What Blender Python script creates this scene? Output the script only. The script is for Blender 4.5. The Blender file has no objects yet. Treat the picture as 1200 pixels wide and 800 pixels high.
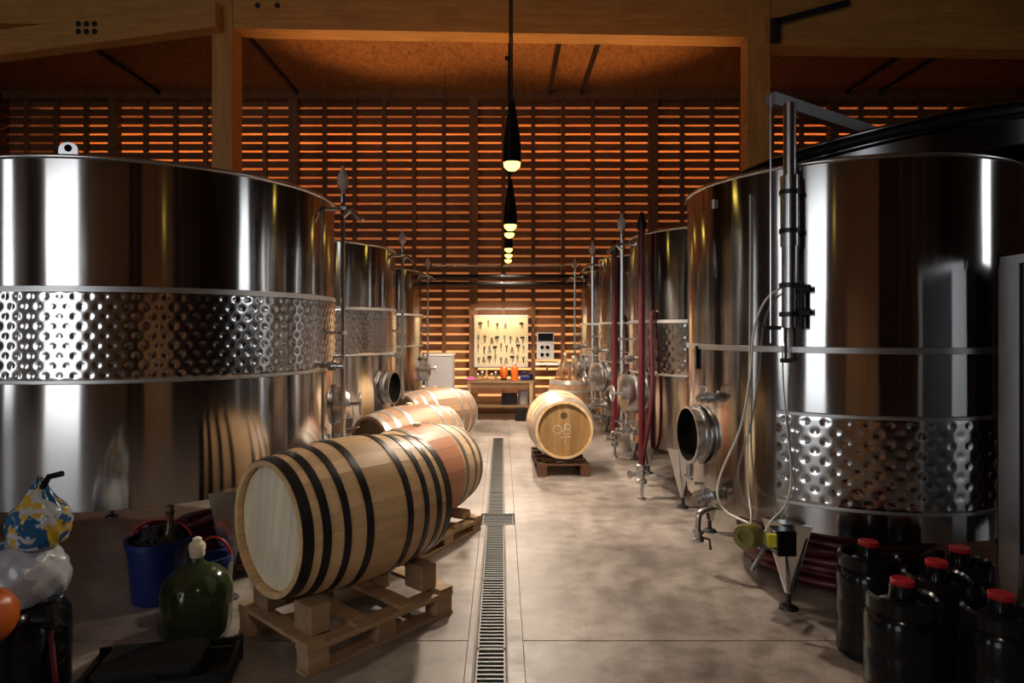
import bpy, math, random
from mathutils import Vector, Matrix
random.seed(7)
S = bpy.context.scene
COL = S.collection
PI = math.pi
R = math.radians

# ------------------------------------------------------------------ camera
cam_d = bpy.data.cameras.new('camera'); cam = bpy.data.objects.new('camera', cam_d); COL.objects.link(cam)
cam.location = (0, 0, 1.5); cam.rotation_euler = (PI/2, 0, 0)
cam_d.sensor_width = 36; cam_d.lens = 22.5; cam_d.shift_x = 0.01; cam_d.shift_y = -0.01333
cam_d.clip_start = .05; cam_d.clip_end = 200
S.camera = cam
F, CX, CY, H = 750.0, 588.0, 384.0, 1.5
def P(x, y, d):                       # a photo pixel at depth d as a point of the room
    return Vector(((x-CX)/F*d, d, H-(y-CY)/F*d))

# ------------------------------------------------------------------ world: daylight outside the open door
S.view_settings.view_transform = 'Standard'; S.view_settings.look = 'None'
S.view_settings.gamma = 1.0; S.view_settings.use_curve_mapping = False
S.view_settings.exposure = 0.0
W = bpy.data.worlds.new('sky'); S.world = W; W.use_nodes = True
bg = W.node_tree.nodes['Background']; bg.inputs[0].default_value = (.90, .95, 1.0, 1); bg.inputs[1].default_value = 3.0
def area(name, loc, rot, sx, sy, power, col=(1, 1, 1), portal=False):
    l = bpy.data.lights.new(name, 'AREA'); l.shape = 'RECTANGLE'; l.size = sx; l.size_y = sy
    l.energy = power; l.color = col
    o = bpy.data.objects.new(name, l); COL.objects.link(o); o.location = loc; o.rotation_euler = rot
    if portal: l.cycles.is_portal = True
    return o
WALL_Y, CEIL, XL, XR, YF = 11.3, 5.62, -8.7, 8.95, -4.6
DOOR = (-7.4, -4.0, 4.2)              # open loading door behind the camera: x0, x1, height
WINL = (-2.0, -.9, .5, 4.2)          # tall window in the left wall: y0, y1, z0, z1
WINR = (.6, 1.7, .9, 4.2)             # tall window in the right wall
area('door_portal', ((DOOR[0]+DOOR[1])/2, YF-.05, DOOR[2]/2), (R(-90), 0, PI), DOOR[1]-DOOR[0], DOOR[2], 1, portal=True)
area('left_window_portal', (XL-.06, (WINL[0]+WINL[1])/2, (WINL[2]+WINL[3])/2), (0, R(-90), 0), WINL[3]-WINL[2], WINL[1]-WINL[0], 1, portal=True)
area('right_window_portal', (XR+.06, (WINR[0]+WINR[1])/2, (WINR[2]+WINR[3])/2), (0, R(90), 0), WINR[3]-WINR[2], WINR[1]-WINR[0], 1, portal=True)
# unseen area lights added behind the slats so the gaps glow
area('added_facade_light_top', (0, WALL_Y+.62, 5.45), (R(20), 0, 0), 17, .25, 150, (1, .36, .10))
area('added_facade_light_low', (0, WALL_Y+.62, .25), (R(160), 0, 0), 17, .25, 330, (1, .78, .55))
PEND_W = 320
ADDED_FLOOD = [((-2.0, 9.75, 2.22), (-1.4, 8.7, 5.6)), ((1.9, 9.70, 2.20), (1.3, 8.7, 5.6))]   # unseen lamps added on two tank lids to brighten the ceiling

# ------------------------------------------------------------------ mesh helpers
class G:
    def __init__(s): s.v = []; s.f = []
    def add(s, vs, fs, M=None):
        n = len(s.v)
        s.v += [tuple(M @ Vector(p)) if M else tuple(p) for p in vs]
        s.f += [tuple(i+n for i in f) for f in fs]
        return s
    def box(s, x0, x1, y0, y1, z0, z1, M=None):
        return s.add([(x0,y0,z0),(x1,y0,z0),(x1,y1,z0),(x0,y1,z0),(x0,y0,z1),(x1,y0,z1),(x1,y1,z1),(x0,y1,z1)],
            [(3,2,1,0),(4,5,6,7),(0,1,5,4),(1,2,6,5),(2,3,7,6),(3,0,4,7)], M)
    def bar(s, a, b, w, h, up=(0, 0, 1)):       # rectangular bar from a to b
        a = Vector(a); b = Vector(b); d = (b-a); L = d.length; d.normalize()
        u = Vector(up)
        if abs(d.dot(u)) > .97: u = Vector((1, 0, 0))
        x = d.cross(u).normalized(); z = x.cross(d)
        M = Matrix((x, d, z)).transposed().to_4x4(); M.translation = a
        return s.box(-w/2, w/2, 0, L, -h/2, h/2, M)
    def lathe(s, prof, n=32, M=None, closed=False, a0=0., a1=2*PI):   # prof: (r, z) about local z
        full = abs(a1-a0-2*PI) < 1e-6
        m = n if full else n+1
        vs = []; fs = []; k = len(prof)
        for i in range(m):
            a = a0+(a1-a0)*i/n; c, q = math.cos(a), math.sin(a)
            vs += [(r*c, r*q, z) for r, z in prof]
        for i in range(n):
            j = (i+1) % m
            for t in range(k if closed else k-1):
                u = (t+1) % k
                r0, r1 = prof[t][0], prof[u][0]
                if r0 < 1e-7 and r1 < 1e-7: continue
                if r0 < 1e-7: fs.append((i*k+t, j*k+u, i*k+u))
                elif r1 < 1e-7: fs.append((i*k+t, j*k+t, i*k+u))
                else: fs.append((i*k+t, j*k+t, j*k+u, i*k+u))
        return s.add(vs, fs, M)
    def tube(s, pts, r, n=8, cap=True, rs=None):
        pts = [Vector(p) for p in pts]; k = len(pts); vs = []; fs = []
        x = None
        for i, p in enumerate(pts):
            d = (pts[min(i+1, k-1)]-pts[max(i-1, 0)]).normalized()
            if x is None:
                u = Vector((0, 0, 1)) if abs(d.z) < .9 else Vector((1, 0, 0)); x = d.cross(u).normalized()
            else:
                x = x-d*x.dot(d); x.normalize()
            y = d.cross(x); rr = rs[i] if rs else r
            vs += [tuple(p+(x*math.cos(2*PI*j/n)+y*math.sin(2*PI*j/n))*rr) for j in range(n)]
        for i in range(k-1):
            for j in range(n):
                q = (j+1) % n; fs.append((i*n+j, i*n+q, (i+1)*n+q, (i+1)*n+j))
        if cap: fs.append(tuple(range(n-1, -1, -1))); fs.append(tuple((k-1)*n+j for j in range(n)))
        return s.add(vs, fs)
    def prism(s, poly, z0, z1, M=None):
        n = len(poly)
        vs = [(x, y, z0) for x, y in poly]+[(x, y, z1) for x, y in poly]
        fs = [tuple(range(n-1, -1, -1)), tuple(range(n, 2*n))]+[(i, (i+1) % n, n+(i+1) % n, n+i) for i in range(n)]
        return s.add(vs, fs, M)
    def mesh(s, name, mat, sharp=35, bevel=0):
        me = bpy.data.meshes.new(name); me.from_pydata(s.v, [], s.f); me.validate(); me.update()
        import bmesh
        bm = bmesh.new(); bm.from_mesh(me); bmesh.ops.recalc_face_normals(bm, faces=bm.faces)
        if bevel: bmesh.ops.bevel(bm, geom=list(bm.edges), offset=bevel, segments=1, affect='EDGES', clamp_overlap=True)
        bm.to_mesh(me); bm.free()
        for p in me.polygons: p.use_smooth = True
        me.set_sharp_from_angle(angle=R(sharp))
        if mat: me.materials.append(mat)
        return me
def link(name, me, parent=None, loc=None, rot=None):
    o = bpy.data.objects.new(name, me); COL.objects.link(o)
    if parent: o.parent = parent
    if loc is not None: o.location = loc
    if rot is not None: o.rotation_euler = rot
    return o
def part(name, g, mat, parent=None, sharp=35, bevel=0, loc=None, rot=None):
    return link(name, g.mesh(name, mat, sharp, bevel), parent, loc, rot)
def tag(o, label, cat, group=None, kind=None):
    o['label'] = label; o['category'] = cat
    if group: o['group'] = group
    if kind: o['kind'] = kind
    return o
def thing(name, label, cat, loc=(0, 0, 0), rz=0, group=None):
    o = bpy.data.objects.new(name, None); COL.objects.link(o); o.empty_display_size = .1
    o.location = loc; o.rotation_euler = (0, 0, rz)
    return tag(o, label, cat, group)
def struct(o): o['kind'] = 'structure'; return o
def copy_tree(o, parent=None):
    c = o.copy(); COL.objects.link(c); c.parent = parent
    for ch in list(o.children): copy_tree(ch, c)
    return c
def spline(pts, n=8):                       # Catmull-Rom
    pts = [Vector(p) for p in pts]; out = []
    q = [2*pts[0]-pts[1]]+pts+[2*pts[-1]-pts[-2]]
    for i in range(1, len(q)-2):
        a, b, c, d = q[i-1:i+3]
        for k in range(n):
            t = k/n
            out.append(.5*((2*b)+(c-a)*t+(2*a-5*b+4*c-d)*t*t+(3*b-a-3*c+d)*t**3))
    out.append(pts[-1]); return out
def axisM(o, d):                             # matrix with local z along d
    return Matrix.Translation(Vector(o)) @ Vector(d).to_track_quat('Z', 'Y').to_matrix().to_4x4()

# ------------------------------------------------------------------ materials
def mat(name, col, rough=.5, metal=0., **k):
    m = bpy.data.materials.new(name); m.use_nodes = True; b = m.node_tree.nodes['Principled BSDF']
    b.inputs['Base Color'].default_value = (*col, 1); b.inputs['Roughness'].default_value = rough
    b.inputs['Metallic'].default_value = metal
    for a, v in k.items(): b.inputs[a.replace('_', ' ')].default_value = v
    return m
def nodes(m): return m.node_tree, m.node_tree.nodes, m.node_tree.links, m.node_tree.nodes['Principled BSDF']
def ramp(nt, fac, stops):
    r = nt.nodes.new('ShaderNodeValToRGB'); e = r.color_ramp.elements
    while len(e) < len(stops): e.new(.5)
    for i, (p, c) in enumerate(stops): e[i].position = p; e[i].color = (*c, 1)
    nt.links.new(fac, r.inputs[0]); return r.outputs[0]
def noise(nt, vec, scale, detail=4, rough=.55):
    n = nt.nodes.new('ShaderNodeTexNoise'); n.inputs['Scale'].default_value = scale
    n.inputs['Detail'].default_value = detail; n.inputs['Roughness'].default_value = rough
    if vec: nt.links.new(vec, n.inputs['Vector'])
    return n.outputs[0]
def mapping(nt, vec, sc):
    n = nt.nodes.new('ShaderNodeMapping'); n.inputs['Scale'].default_value = sc; nt.links.new(vec, n.inputs[0]); return n.outputs[0]
def mixc(nt, a, b, fac, mode='MIX'):
    n = nt.nodes.new('ShaderNodeMix'); n.data_type = 'RGBA'; n.blend_type = mode
    for i, v in ((0, fac), (6, a), (7, b)):
        if hasattr(v, 'is_output') or hasattr(v, 'links'): nt.links.new(v, n.inputs[i])
        elif i == 0: n.inputs[0].default_value = v
        else: n.inputs[i].default_value = (*v, 1)
    return n.outputs[2]
def bump(nt, b, h, strength, dist=.01):
    n = nt.nodes.new('ShaderNodeBump'); n.inputs['Strength'].default_value = strength; n.inputs['Distance'].default_value = dist
    nt.links.new(h, n.inputs['Height']); nt.links.new(n.outputs[0], b.inputs['Normal'])
def brushed(name, col, rough, aniso):
    m = mat(name, col, rough, 1.0); nt, N, L, b = nodes(m)
    b.inputs['Anisotropic'].default_value = aniso
    c = N.new('ShaderNodeCombineXYZ'); c.inputs[2].default_value = 1.; L.new(c.outputs[0], b.inputs['Tangent'])   # rolled round: streaks run upright
    tc = N.new('ShaderNodeTexCoord')
    n2 = noise(nt, mapping(nt, tc.outputs['Object'], (2.5, 2.5, .35)), 1.6, 2)
    rr = N.new('ShaderNodeMapRange'); rr.inputs[3].default_value = rough*.8; rr.inputs[4].default_value = rough*1.25
    L.new(n2, rr.inputs[0]); L.new(rr.outputs[0], b.inputs['Roughness'])
    bump(nt, b, n2, .12, .03)
    return m
def wood(name, c0, c1, axis=0, scale=3., rough=.55, vary=.25, stain=None):
    m = mat(name, c0, rough); nt, N, L, b = nodes(m)
    tc = N.new('ShaderNodeTexCoord'); oi = N.new('ShaderNodeObjectInfo')
    ad = N.new('ShaderNodeVectorMath'); ad.operation = 'ADD'; L.new(tc.outputs['Object'], ad.inputs[0])
    cx = N.new('ShaderNodeCombineXYZ'); mu = N.new('ShaderNodeMath'); mu.operation = 'MULTIPLY'; mu.inputs[1].default_value = 37.
    L.new(oi.outputs['Random'], mu.inputs[0])
    for i in range(3): L.new(mu.outputs[0], cx.inputs[i])
    L.new(cx.outputs[0], ad.inputs[1])
    sc = [9, 9, 9]; sc[axis] = .8
    n1 = noise(nt, mapping(nt, ad.outputs[0], sc), scale, 6, .6)
    col = ramp(nt, n1, [(.3, c0), (.72, c1)])
    hs = N.new('ShaderNodeHueSaturation'); L.new(col, hs.inputs['Color'])
    mr = N.new('ShaderNodeMapRange'); mr.inputs[3].default_value = 1-vary; mr.inputs[4].default_value = 1+vary
    L.new(oi.outputs['Random'], mr.inputs[0]); L.new(mr.outputs[0], hs.inputs['Value'])
    out = hs.outputs[0]
    n3 = noise(nt, ad.outputs[0], 2.2, 4)
    out = mixc(nt, out, tuple(x*.55 for x in c0), ramp(nt, n3, [(.55, (0, 0, 0)), (.8, (.6, .6, .6))]))
    if stain:
        sx = N.new('ShaderNodeSeparateXYZ'); L.new(tc.outputs['Object'], sx.inputs[0])
        ab = N.new('ShaderNodeMath'); ab.operation = 'ABSOLUTE'; L.new(sx.outputs[0], ab.inputs[0])
        wv = N.new('ShaderNodeMath'); wv.operation = 'MULTIPLY_ADD'; wv.inputs[1].default_value = .05; L.new(n3, wv.inputs[0]); L.new(ab.outputs[0], wv.inputs[2])
        out = mixc(nt, out, stain, ramp(nt, wv.outputs[0], [(.15, (.85, .85, .85)), (.19, (0, 0, 0))]))
    L.new(out, b.inputs['Base Color']); bump(nt, b, n1, .25, .004)
    return m
M = {}
M['tank'] = brushed('tank_steel', (.55, .53, .515), .13, .85)
M['jacket'] = brushed('jacket_steel', (.64, .62, .60), .15, .3)
M['steel'] = mat('satin_steel', (.60, .60, .60), .26, 1.)
M['weld'] = mat('weld_band_steel', (.62, .61, .60), .42, 1.)
M['dark_steel'] = mat('dark_steel', (.05, .05, .055), .4, .8)
M['grate'] = mat('worn_grate_steel', (.10, .10, .10), .5, .7)
M['lip'] = mat('worn_edge', (.19, .16, .14), .7)
M['lid_steel'] = mat('dark_lid_steel', (.16, .16, .165), .25, 1.)
M['black'] = mat('black_plastic', (.006, .006, .007), .15, Specular_IOR_Level=.3)
M['rubber'] = mat('black_rubber', (.008, .008, .008), .55, Specular_IOR_Level=.25)
M['hole'] = mat('hole_shade', (.004, .004, .004), .8, Specular_IOR_Level=.1)  # near-black that paints the darkness inside openings
M['galv'] = mat('galvanised_steel', (.48, .50, .52), .38, .9)
M['hoop_black'] = mat('black_hoop', (.012, .012, .013), .38, .3)
M['hoop_zinc'] = mat('zinc_hoop', (.74, .72, .69), .34, .85)
M['hoop_rust'] = mat('dull_hoop', (.20, .19, .17), .5, .7)
M['red_hose'] = mat('wine_red_hose', (.095, .007, .012), .38)
M['red_cap'] = mat('red_plastic', (.32, .008, .012), .42)
M['hose'] = mat('clear_hose', (.74, .72, .68), .3)
M['oak'] = wood('new_oak', (.60, .37, .17), (.78, .53, .28), 0, 2.2, .5, .13)
M['oak_head'] = wood('oak_head', (.76, .66, .46), (.90, .82, .62), 2, 2.0, .5, .06)
M['oak_red'] = wood('wine_stained_oak', (.42, .27, .15), (.58, .40, .24), 0, 2.2, .5, .13, stain=(.36, .125, .055))
M['oak_old'] = wood('used_oak', (.28, .15, .080), (.42, .25, .14), 0, 2.2, .5, .16)
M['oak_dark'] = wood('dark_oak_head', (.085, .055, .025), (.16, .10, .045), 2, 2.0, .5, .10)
M['oak_amber'] = wood('amber_oak_head', (.24, .13, .045), (.38, .23, .095), 2, 2.0, .45, .10)
M['pallet'] = wood('pallet_wood', (.30, .18, .09), (.46, .30, .16), 0, 2.0, .7, .22)
M['pallet_dark'] = wood('dark_pallet_wood', (.075, .03, .014), (.14, .06, .026), 0, 2.0, .6, .15)
M['glulam'] = wood('glulam', (.44, .19, .042), (.62, .30, .075), 0, 2.4, .55, .08)
M['glulam_v'] = wood('glulam_upright', (.44, .19, .042), (.62, .30, .075), 2, 2.4, .55, .06)
M['slat'] = wood('larch_slat', (.17, .060, .020), (.27, .105, .035), 0, 2.0, .6, .22)
M['stud'] = wood('larch_stud', (.15, .062, .022), (.26, .11, .038), 2, 2.0, .6, .15)
M['clad'] = wood('outer_cladding', (.55, .26, .10), (.75, .42, .18), 0, 1.2, .7, .0)
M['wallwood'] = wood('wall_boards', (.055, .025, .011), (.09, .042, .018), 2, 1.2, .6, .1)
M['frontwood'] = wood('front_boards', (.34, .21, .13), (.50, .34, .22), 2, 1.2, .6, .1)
M['bench'] = wood('bench_wood', (.16, .085, .04), (.26, .15, .075), 0, 2, .6, .1)

m = M['concrete'] = mat('concrete', (.4, .35, .3), .5); nt, N, L, b = nodes(m)
g = N.new('ShaderNodeNewGeometry')
n1 = noise(nt, g.outputs['Position'], .9, 8, .62); n2 = noise(nt, g.outputs['Position'], 7, 6, .6); n3 = noise(nt, g.outputs['Position'], 60, 3)
c = ramp(nt, n1, [(.30, (.10, .080, .068)), (.48, (.25, .21, .182)), (.66, (.40, .345, .31))])
c = mixc(nt, c, ramp(nt, n2, [(.36, (.42, .39, .37)), (.60, (1, 1, 1))]), .7, 'MULTIPLY')
c = mixc(nt, c, ramp(nt, n3, [(.30, (.62, .60, .58)), (.55, (1, 1, 1))]), .35, 'MULTIPLY')
L.new(c, b.inputs['Base Color'])
L.new(ramp(nt, n2, [(.3, (.34, .34, .34)), (.7, (.58, .58, .58))]), b.inputs['Roughness']); bump(nt, b, n2, .12, .01)
m = M['osb'] = mat('osb_ceiling', (.4, .2, .07), .6); nt, N, L, b = nodes(m)
g = N.new('ShaderNodeNewGeometry')
vz = N.new('ShaderNodeTexVoronoi'); vz.inputs['Scale'].default_value = 26; L.new(mapping(nt, g.outputs['Position'], (1, .45, 1)), vz.inputs['Vector'])
L.new(ramp(nt, vz.outputs['Color'], [(.1, (.24, .085, .02)), (.9, (.42, .17, .05))]), b.inputs['Base Color'])
def glass(name, col, rough=.05, ior=1.45):
    m = mat(name, col, rough); b = m.node_tree.nodes['Principled BSDF']; b.inputs['Transmission Weight'].default_value = 1.; b.inputs['IOR'].default_value = ior
    return m
M['green_glass'] = glass('green_glass', (.26, .36, .17)); M['green_glass'].node_tree.nodes['Principled BSDF'].inputs['Transmission Weight'].default_value = .9
M['milky'] = mat('milky_plastic', (.72, .68, .64), .25); M['milky'].node_tree.nodes['Principled BSDF'].inputs['Transmission Weight'].default_value = .35
M['clear'] = glass('clear_plastic', (.95, .93, .9), .15, 1.2)
def emit(name, col, st):
    m = mat(name, col, .5); b = m.node_tree.nodes['Principled BSDF']; b.inputs['Emission Color'].default_value = (*col, 1); b.inputs['Emission Strength'].default_value = st
    return m
M['bulb'] = emit('lamp_bulb', (1, .72, .12), 5)
def bagmat(name, stops, scale):
    m = mat(name, (.5, .5, .5), .22); nt, N, L, b = nodes(m); tc = N.new('ShaderNodeTexCoord')
    v = N.new('ShaderNodeTexVoronoi'); v.inputs['Scale'].default_value = scale
    nn = N.new('ShaderNodeTexNoise'); nn.inputs['Scale'].default_value = 9; L.new(tc.outputs['Object'], nn.inputs['Vector'])
    L.new(mixc(nt, tc.outputs['Object'], nn.outputs[1], .25), v.inputs['Vector'])
    r = N.new('ShaderNodeValToRGB'); r.color_ramp.interpolation = 'CONSTANT'; e = r.color_ramp.elements
    while len(e) < len(stops): e.new(.5)
    for i, (p, c) in enumerate(stops): e[i].position = p; e[i].color = (*c, 1)
    sp = N.new('ShaderNodeSeparateColor'); L.new(v.outputs['Color'], sp.inputs[0]); L.new(sp.outputs[0], r.inputs[0]); L.new(r.outputs[0], b.inputs['Base Color'])
    return m
M['bag_print'] = bagmat('printed_bag', [(0, (.45, .48, .51)), (.26, (.015, .09, .21)), (.60, (.52, .34, .04)), (.86, (.40, .42, .43))], 24)
M['bag_grey'] = bagmat('grey_bag', [(0, (.52, .54, .58)), (.55, (.36, .38, .42)), (.88, (.04, .15, .32))], 8)
M['orange'] = mat('orange_plastic', (.55, .11, .012), .3)
M['blue'] = mat('blue_plastic', (.006, .016, .10), .35)
M['white'] = mat('white_paint', (.72, .70, .66), .5)
M['grey'] = mat('grey_paint', (.42, .40, .40), .5)
M['olive'] = mat('olive_plastic', (.20, .17, .045), .35)
M['yellow'] = mat('yellow_label', (.75, .70, .05), .5)
M['chalk'] = mat('chalk', (.62, .55, .46), .9)
M['cork'] = mat('cream_stopper', (.72, .66, .50), .6)
M['pink'] = mat('pink_cloth', (.55, .10, .30), .7)
M['net'] = mat('dark_netting', (.03, .025, .028), .8)
M['board'] = mat('cream_board', (.58, .47, .29), .6)

# ------------------------------------------------------------------ the building
# floor: slabs around a drain channel
fl = struct(part('floor', G().box(XL, XR, YF, 12.2, -.16, -.12), M['concrete']))
DX0, DX1, DY0, DY1 = -.118, .020, 1.6, 8.72
SUMP = (-.154, .094, 4.89, 5.16)
xs_l, xs_r = (XL, -4.4, DX0-.012), (DX1+.032, 4.4, XR)
ys = [YF, -1., 3.07, 7.2, 12.2]
for (a, b_) in ((XL, -4.4), (-4.4, -.16), (.10, 4.4), (4.4, XR)):
    for y0, y1 in zip(ys, ys[1:]):
        part('slab', G().box(a+.003, b_-.003, y0+.004, y1-.004, -.12, 0), M['concrete'], fl)
for (x0, x1, y0, y1) in ((-.16, DX0-.012, DY0, SUMP[2]-.015), (DX1+.032, .10, DY0, SUMP[2]-.015), (-.16, DX0-.012, SUMP[3]+.015, DY1), (DX1+.032, .10, SUMP[3]+.015, DY1),
                         (-.16, .10, YF, DY0-.006), (-.16, .10, DY1+.006, 12.2)):
    part('slab', G().box(x0, x1, y0, y1, -.12, 0), M['concrete'], fl)
dk = thing('drain_channel', 'long straight floor drain channel with steel edges down the aisle', 'drain', (0, 0, -.119))
for y0, y1 in ((DY0, SUMP[2]-.015), (SUMP[3]+.015, DY1)):
    part('edge_rail', G().box(DX0-.012, DX0, y0, y1, 0, .121), M['lip'], dk)
    part('edge_rail', G().box(DX1, DX1+.008, y0, y1, 0, .121), M['lip'], dk)
    part('concrete_lip', G().box(DX1+.008, DX1+.032, y0, y1, 0, .117), M['concrete'], dk)
part('trough', G().box(DX0, DX1, DY0, DY1, 0, .012), M['dark_steel'], dk)
def grate(x0, x1, y0, y1, label, group=None, along=False):
    t = thing('drain_grate', label, 'drain grate', ((x0+x1)/2, y0, -.03), 0, group)
    w = (x1-x0)/2-.003; Lg = y1-y0-.004
    g = G().box(-w, -w+.008, 0, Lg, -.078, .027).box(w-.008, w, 0, Lg, -.078, .027).box(-w, w, 0, .008, 0, .027).box(-w, w, Lg-.008, Lg, 0, .027)
    part('frame', g, M['grate'], t)
    g = G(); n = int(Lg/.035)
    for i in range(1, n): g.box(-w+.008, w-.008, i*Lg/n-.0065, i*Lg/n+.0065, .003, .024)
    o = part('bars', g, M['grate'], t)
    return t
y = DY0
cuts = [DY0, 2.18, 3.0, 3.83, SUMP[2]-.015]
for a, b_, q in zip(cuts, cuts[1:], ('fourth', 'third', 'second', 'first')): grate(DX0, DX1, a, b_, 'steel drain grate on the keg side of the sump, %s from the sump' % q, 'drain grates')
cuts = [SUMP[3]+.015+i*.709 for i in range(6)]
for a, b_, q in zip(cuts, cuts[1:], ('first', 'second', 'third', 'fourth', 'last')): grate(DX0, DX1, a, b_, 'steel drain grate running from sump towards work table, %s from the sump' % q, 'drain grates')
sg = grate(SUMP[0], SUMP[1], SUMP[2], SUMP[3], 'wider square sump grate set across the floor drain')

# back wall: studs, slats, outer cladding
wb = struct(part('wall_back', G().box(XL, XR, WALL_Y+1.2, WALL_Y+1.26, -.1, CEIL), M['clad']))
wide = [-9.93+3.145*i for i in range(7)]
edges = [XL]+[x for x in wide if XL+.2 < x < XR-.2]+[XR]
smesh = {}
nrow = int((CEIL-.12)/.1537)+1
for a, b_ in zip(edges, edges[1:]):
    w = round(b_-a, 3)
    if w not in smesh: smesh[w] = G().box(-w/2+.002, w/2-.002, -.014, .014, -.057, .057).mesh('slat', M['slat'])
    for i in range(nrow):
        link('slat', smesh[w], wb, ((a+b_)/2+random.uniform(-.002, .002), WALL_Y+.02, .08+.1537*i+random.uniform(-.004, .004)), (random.uniform(-.05, .05), random.uniform(-.0012, .0012), 0))
st = G().box(-.035, .035, -.07, 0, 0, CEIL).mesh('stud', M['stud']); wd = G().box(-.075, .075, -.16, 0, 0, CEIL).mesh('post', M['stud'])
x = wide[0]
for i in range(0, 38):
    x = wide[0]+.5242*i
    if XL+.05 < x < XR-.05: link('post' if i % 6 == 0 else 'stud', wd if i % 6 == 0 else st, wb, (x, WALL_Y, 0))
part('top_plate', G().box(XL, XR, WALL_Y-.17, WALL_Y+.05, CEIL-.13, CEIL), M['stud'], wb)
part('bottom_plate', G().box(XL, XR, WALL_Y-.10, WALL_Y+.06, 0, .10), M['stud'], wb)
def side_wall(name, x0, x1, w):
    g = G().box(x0, x1, YF, w[0], -.1, CEIL).box(x0, x1, w[1], 12.6, -.1, CEIL).box(x0, x1, w[0], w[1], -.1, w[2]).box(x0, x1, w[0], w[1], w[3], CEIL)
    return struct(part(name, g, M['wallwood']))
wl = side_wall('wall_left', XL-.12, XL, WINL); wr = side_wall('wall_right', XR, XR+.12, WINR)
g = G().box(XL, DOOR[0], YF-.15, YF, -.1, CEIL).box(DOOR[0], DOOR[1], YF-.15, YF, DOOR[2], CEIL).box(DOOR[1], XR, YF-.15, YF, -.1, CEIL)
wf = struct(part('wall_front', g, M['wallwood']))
dl = bpy.data.objects.new('added_door_leaf', None); COL.objects.link(dl); dl.location = (-3.75, YF+.03, 0); struct(dl)   # unseen sliding door leaf, added for brown reflections in the tanks
for k in range(14): part('plank', G().box(k*.24+.004, k*.24+.236, 0, .05+.012*(k % 2), .06, 4.25), M['frontwood'], dl)
for k in (0, 4.5, 9, 13.3): part('batten', G().box(k*.24, k*.24+.17, .06, .10, .06, 4.25), M['glulam_v'], dl)
part('rail', G().box(-3.7, 3.5, .0, .06, 4.25, 4.32), M['dark_steel'], dl)
for x in (-8.45, -7.6, .2, 1.3, 3.4, 4.6, 5.8, 7.2):
    part('post', G().box(x-.11, x+.11, YF, YF+.2, 0, CEIL), M['stud'], wf)
pw = bpy.data.objects.new('added_partition', None); COL.objects.link(pw); pw.location = (-.2, -1.5, 0); struct(pw)   # unseen partition added behind the camera for brown stripes in the tank reflections
for k in range(9): part('plank', G().box(k*.21+.006, k*.21+.204, .02*(k % 2), .05+.02*(k % 2), 0, 3.6), M['frontwood'] if k % 3 else M['glulam_v'], pw)
part('cap_rail', G().box(-.02, 1.92, -.01, .09, 3.6, 3.7), M['glulam'], pw)
cl = struct(part('ceiling', G().box(XL, XR, YF-.15, 12.6, CEIL, CEIL+.1), M['osb']))

# glulam posts and beams
PY = 8.0
struct(tag(part('timber_post', G().box(P(248,0,PY).x, P(272,0,PY).x, PY, PY+.31, 0, CEIL), M['glulam_v'], bevel=.008), 'square glulam timber post behind the tank with the lifting lug', 'post'))
struct(tag(part('timber_post', G().box(P(875,0,PY).x, P(903,0,PY).x, PY, PY+.21, 0, CEIL), M['glulam_v'], bevel=.008), 'square glulam timber post behind the tank with the hoist', 'post'))
def beam(pts, y0, y1, label):
    poly = pts
    vs = [(x, y0, z) for x, z in poly]+[(x, y1, z) for x, z in poly]; n = len(poly)
    g = G().add(vs, [tuple(range(n)), tuple(range(2*n-1, n-1, -1))]+[(i, n+i, n+(i+1) % n, (i+1) % n) for i in range(n)])
    o = part('roof_beam', g, M['glulam']); tag(o, label, 'beam'); return struct(o)
def z_at(y, d): return H-(y-CY)/F*d
bm1 = beam([(XL, z_at(20, 7.9)), (P(247,0,7.9).x, z_at(24, 7.9)), (P(285,0,7.9).x, z_at(28, 7.9)), (P(870,0,7.9).x, z_at(38, 7.9)), (P(905,0,7.9).x, z_at(38,7.9)), (P(905,0,7.9).x, CEIL), (XL, CEIL)], 8.02, 8.3, 'long glulam roof beam above the pendant lamps')
bm2 = beam([(P(905,0,7.9).x, z_at(48, 7.9)), (XR, z_at(56, 7.9)), (XR, CEIL), (P(905,0,7.9).x, CEIL)], 8.03, 8.32, 'deep glulam roof beam above the tank with the hoist')
bm3 = beam([(XL, z_at(92, 7.7)), (P(247,0,7.7).x, z_at(26, 7.7)), (P(247,0,7.7).x, z_at(-4, 7.7)), (XL, z_at(62, 7.7))], 7.82, 8.0, 'sloping glulam strut running up to the post behind the lugged tank')
bh = G().lathe([(0, 0), (.035, 0), (.035, .012), (0, .012)], 12, axisM((0, 0, 0), (0, -1, 0))).mesh('bolt', M['dark_steel'])
for i in range(3):
    for j in range(2):
        p = P(92+i*9.5, 28+j*9, 7.82); link('bolt', bh, bm3, (p.x, 7.825, p.z))
for x, yy in ((302, 6.5), (325, 6.5), (232, 12)):
    p = P(x, yy, 8.02); link('bolt', bh, bm1, (p.x, 8.025, p.z))
br = part('steel_bracket', G().bar(P(909, 26, 7.95), P(995, 3, 7.95), .05, .07).bar(P(909, 22, 7.95), P(909, 50, 7.95), .05, .1), M['dark_steel'])
tag(br, 'dark steel angle bracket between post and roof beam', 'bracket')
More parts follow.
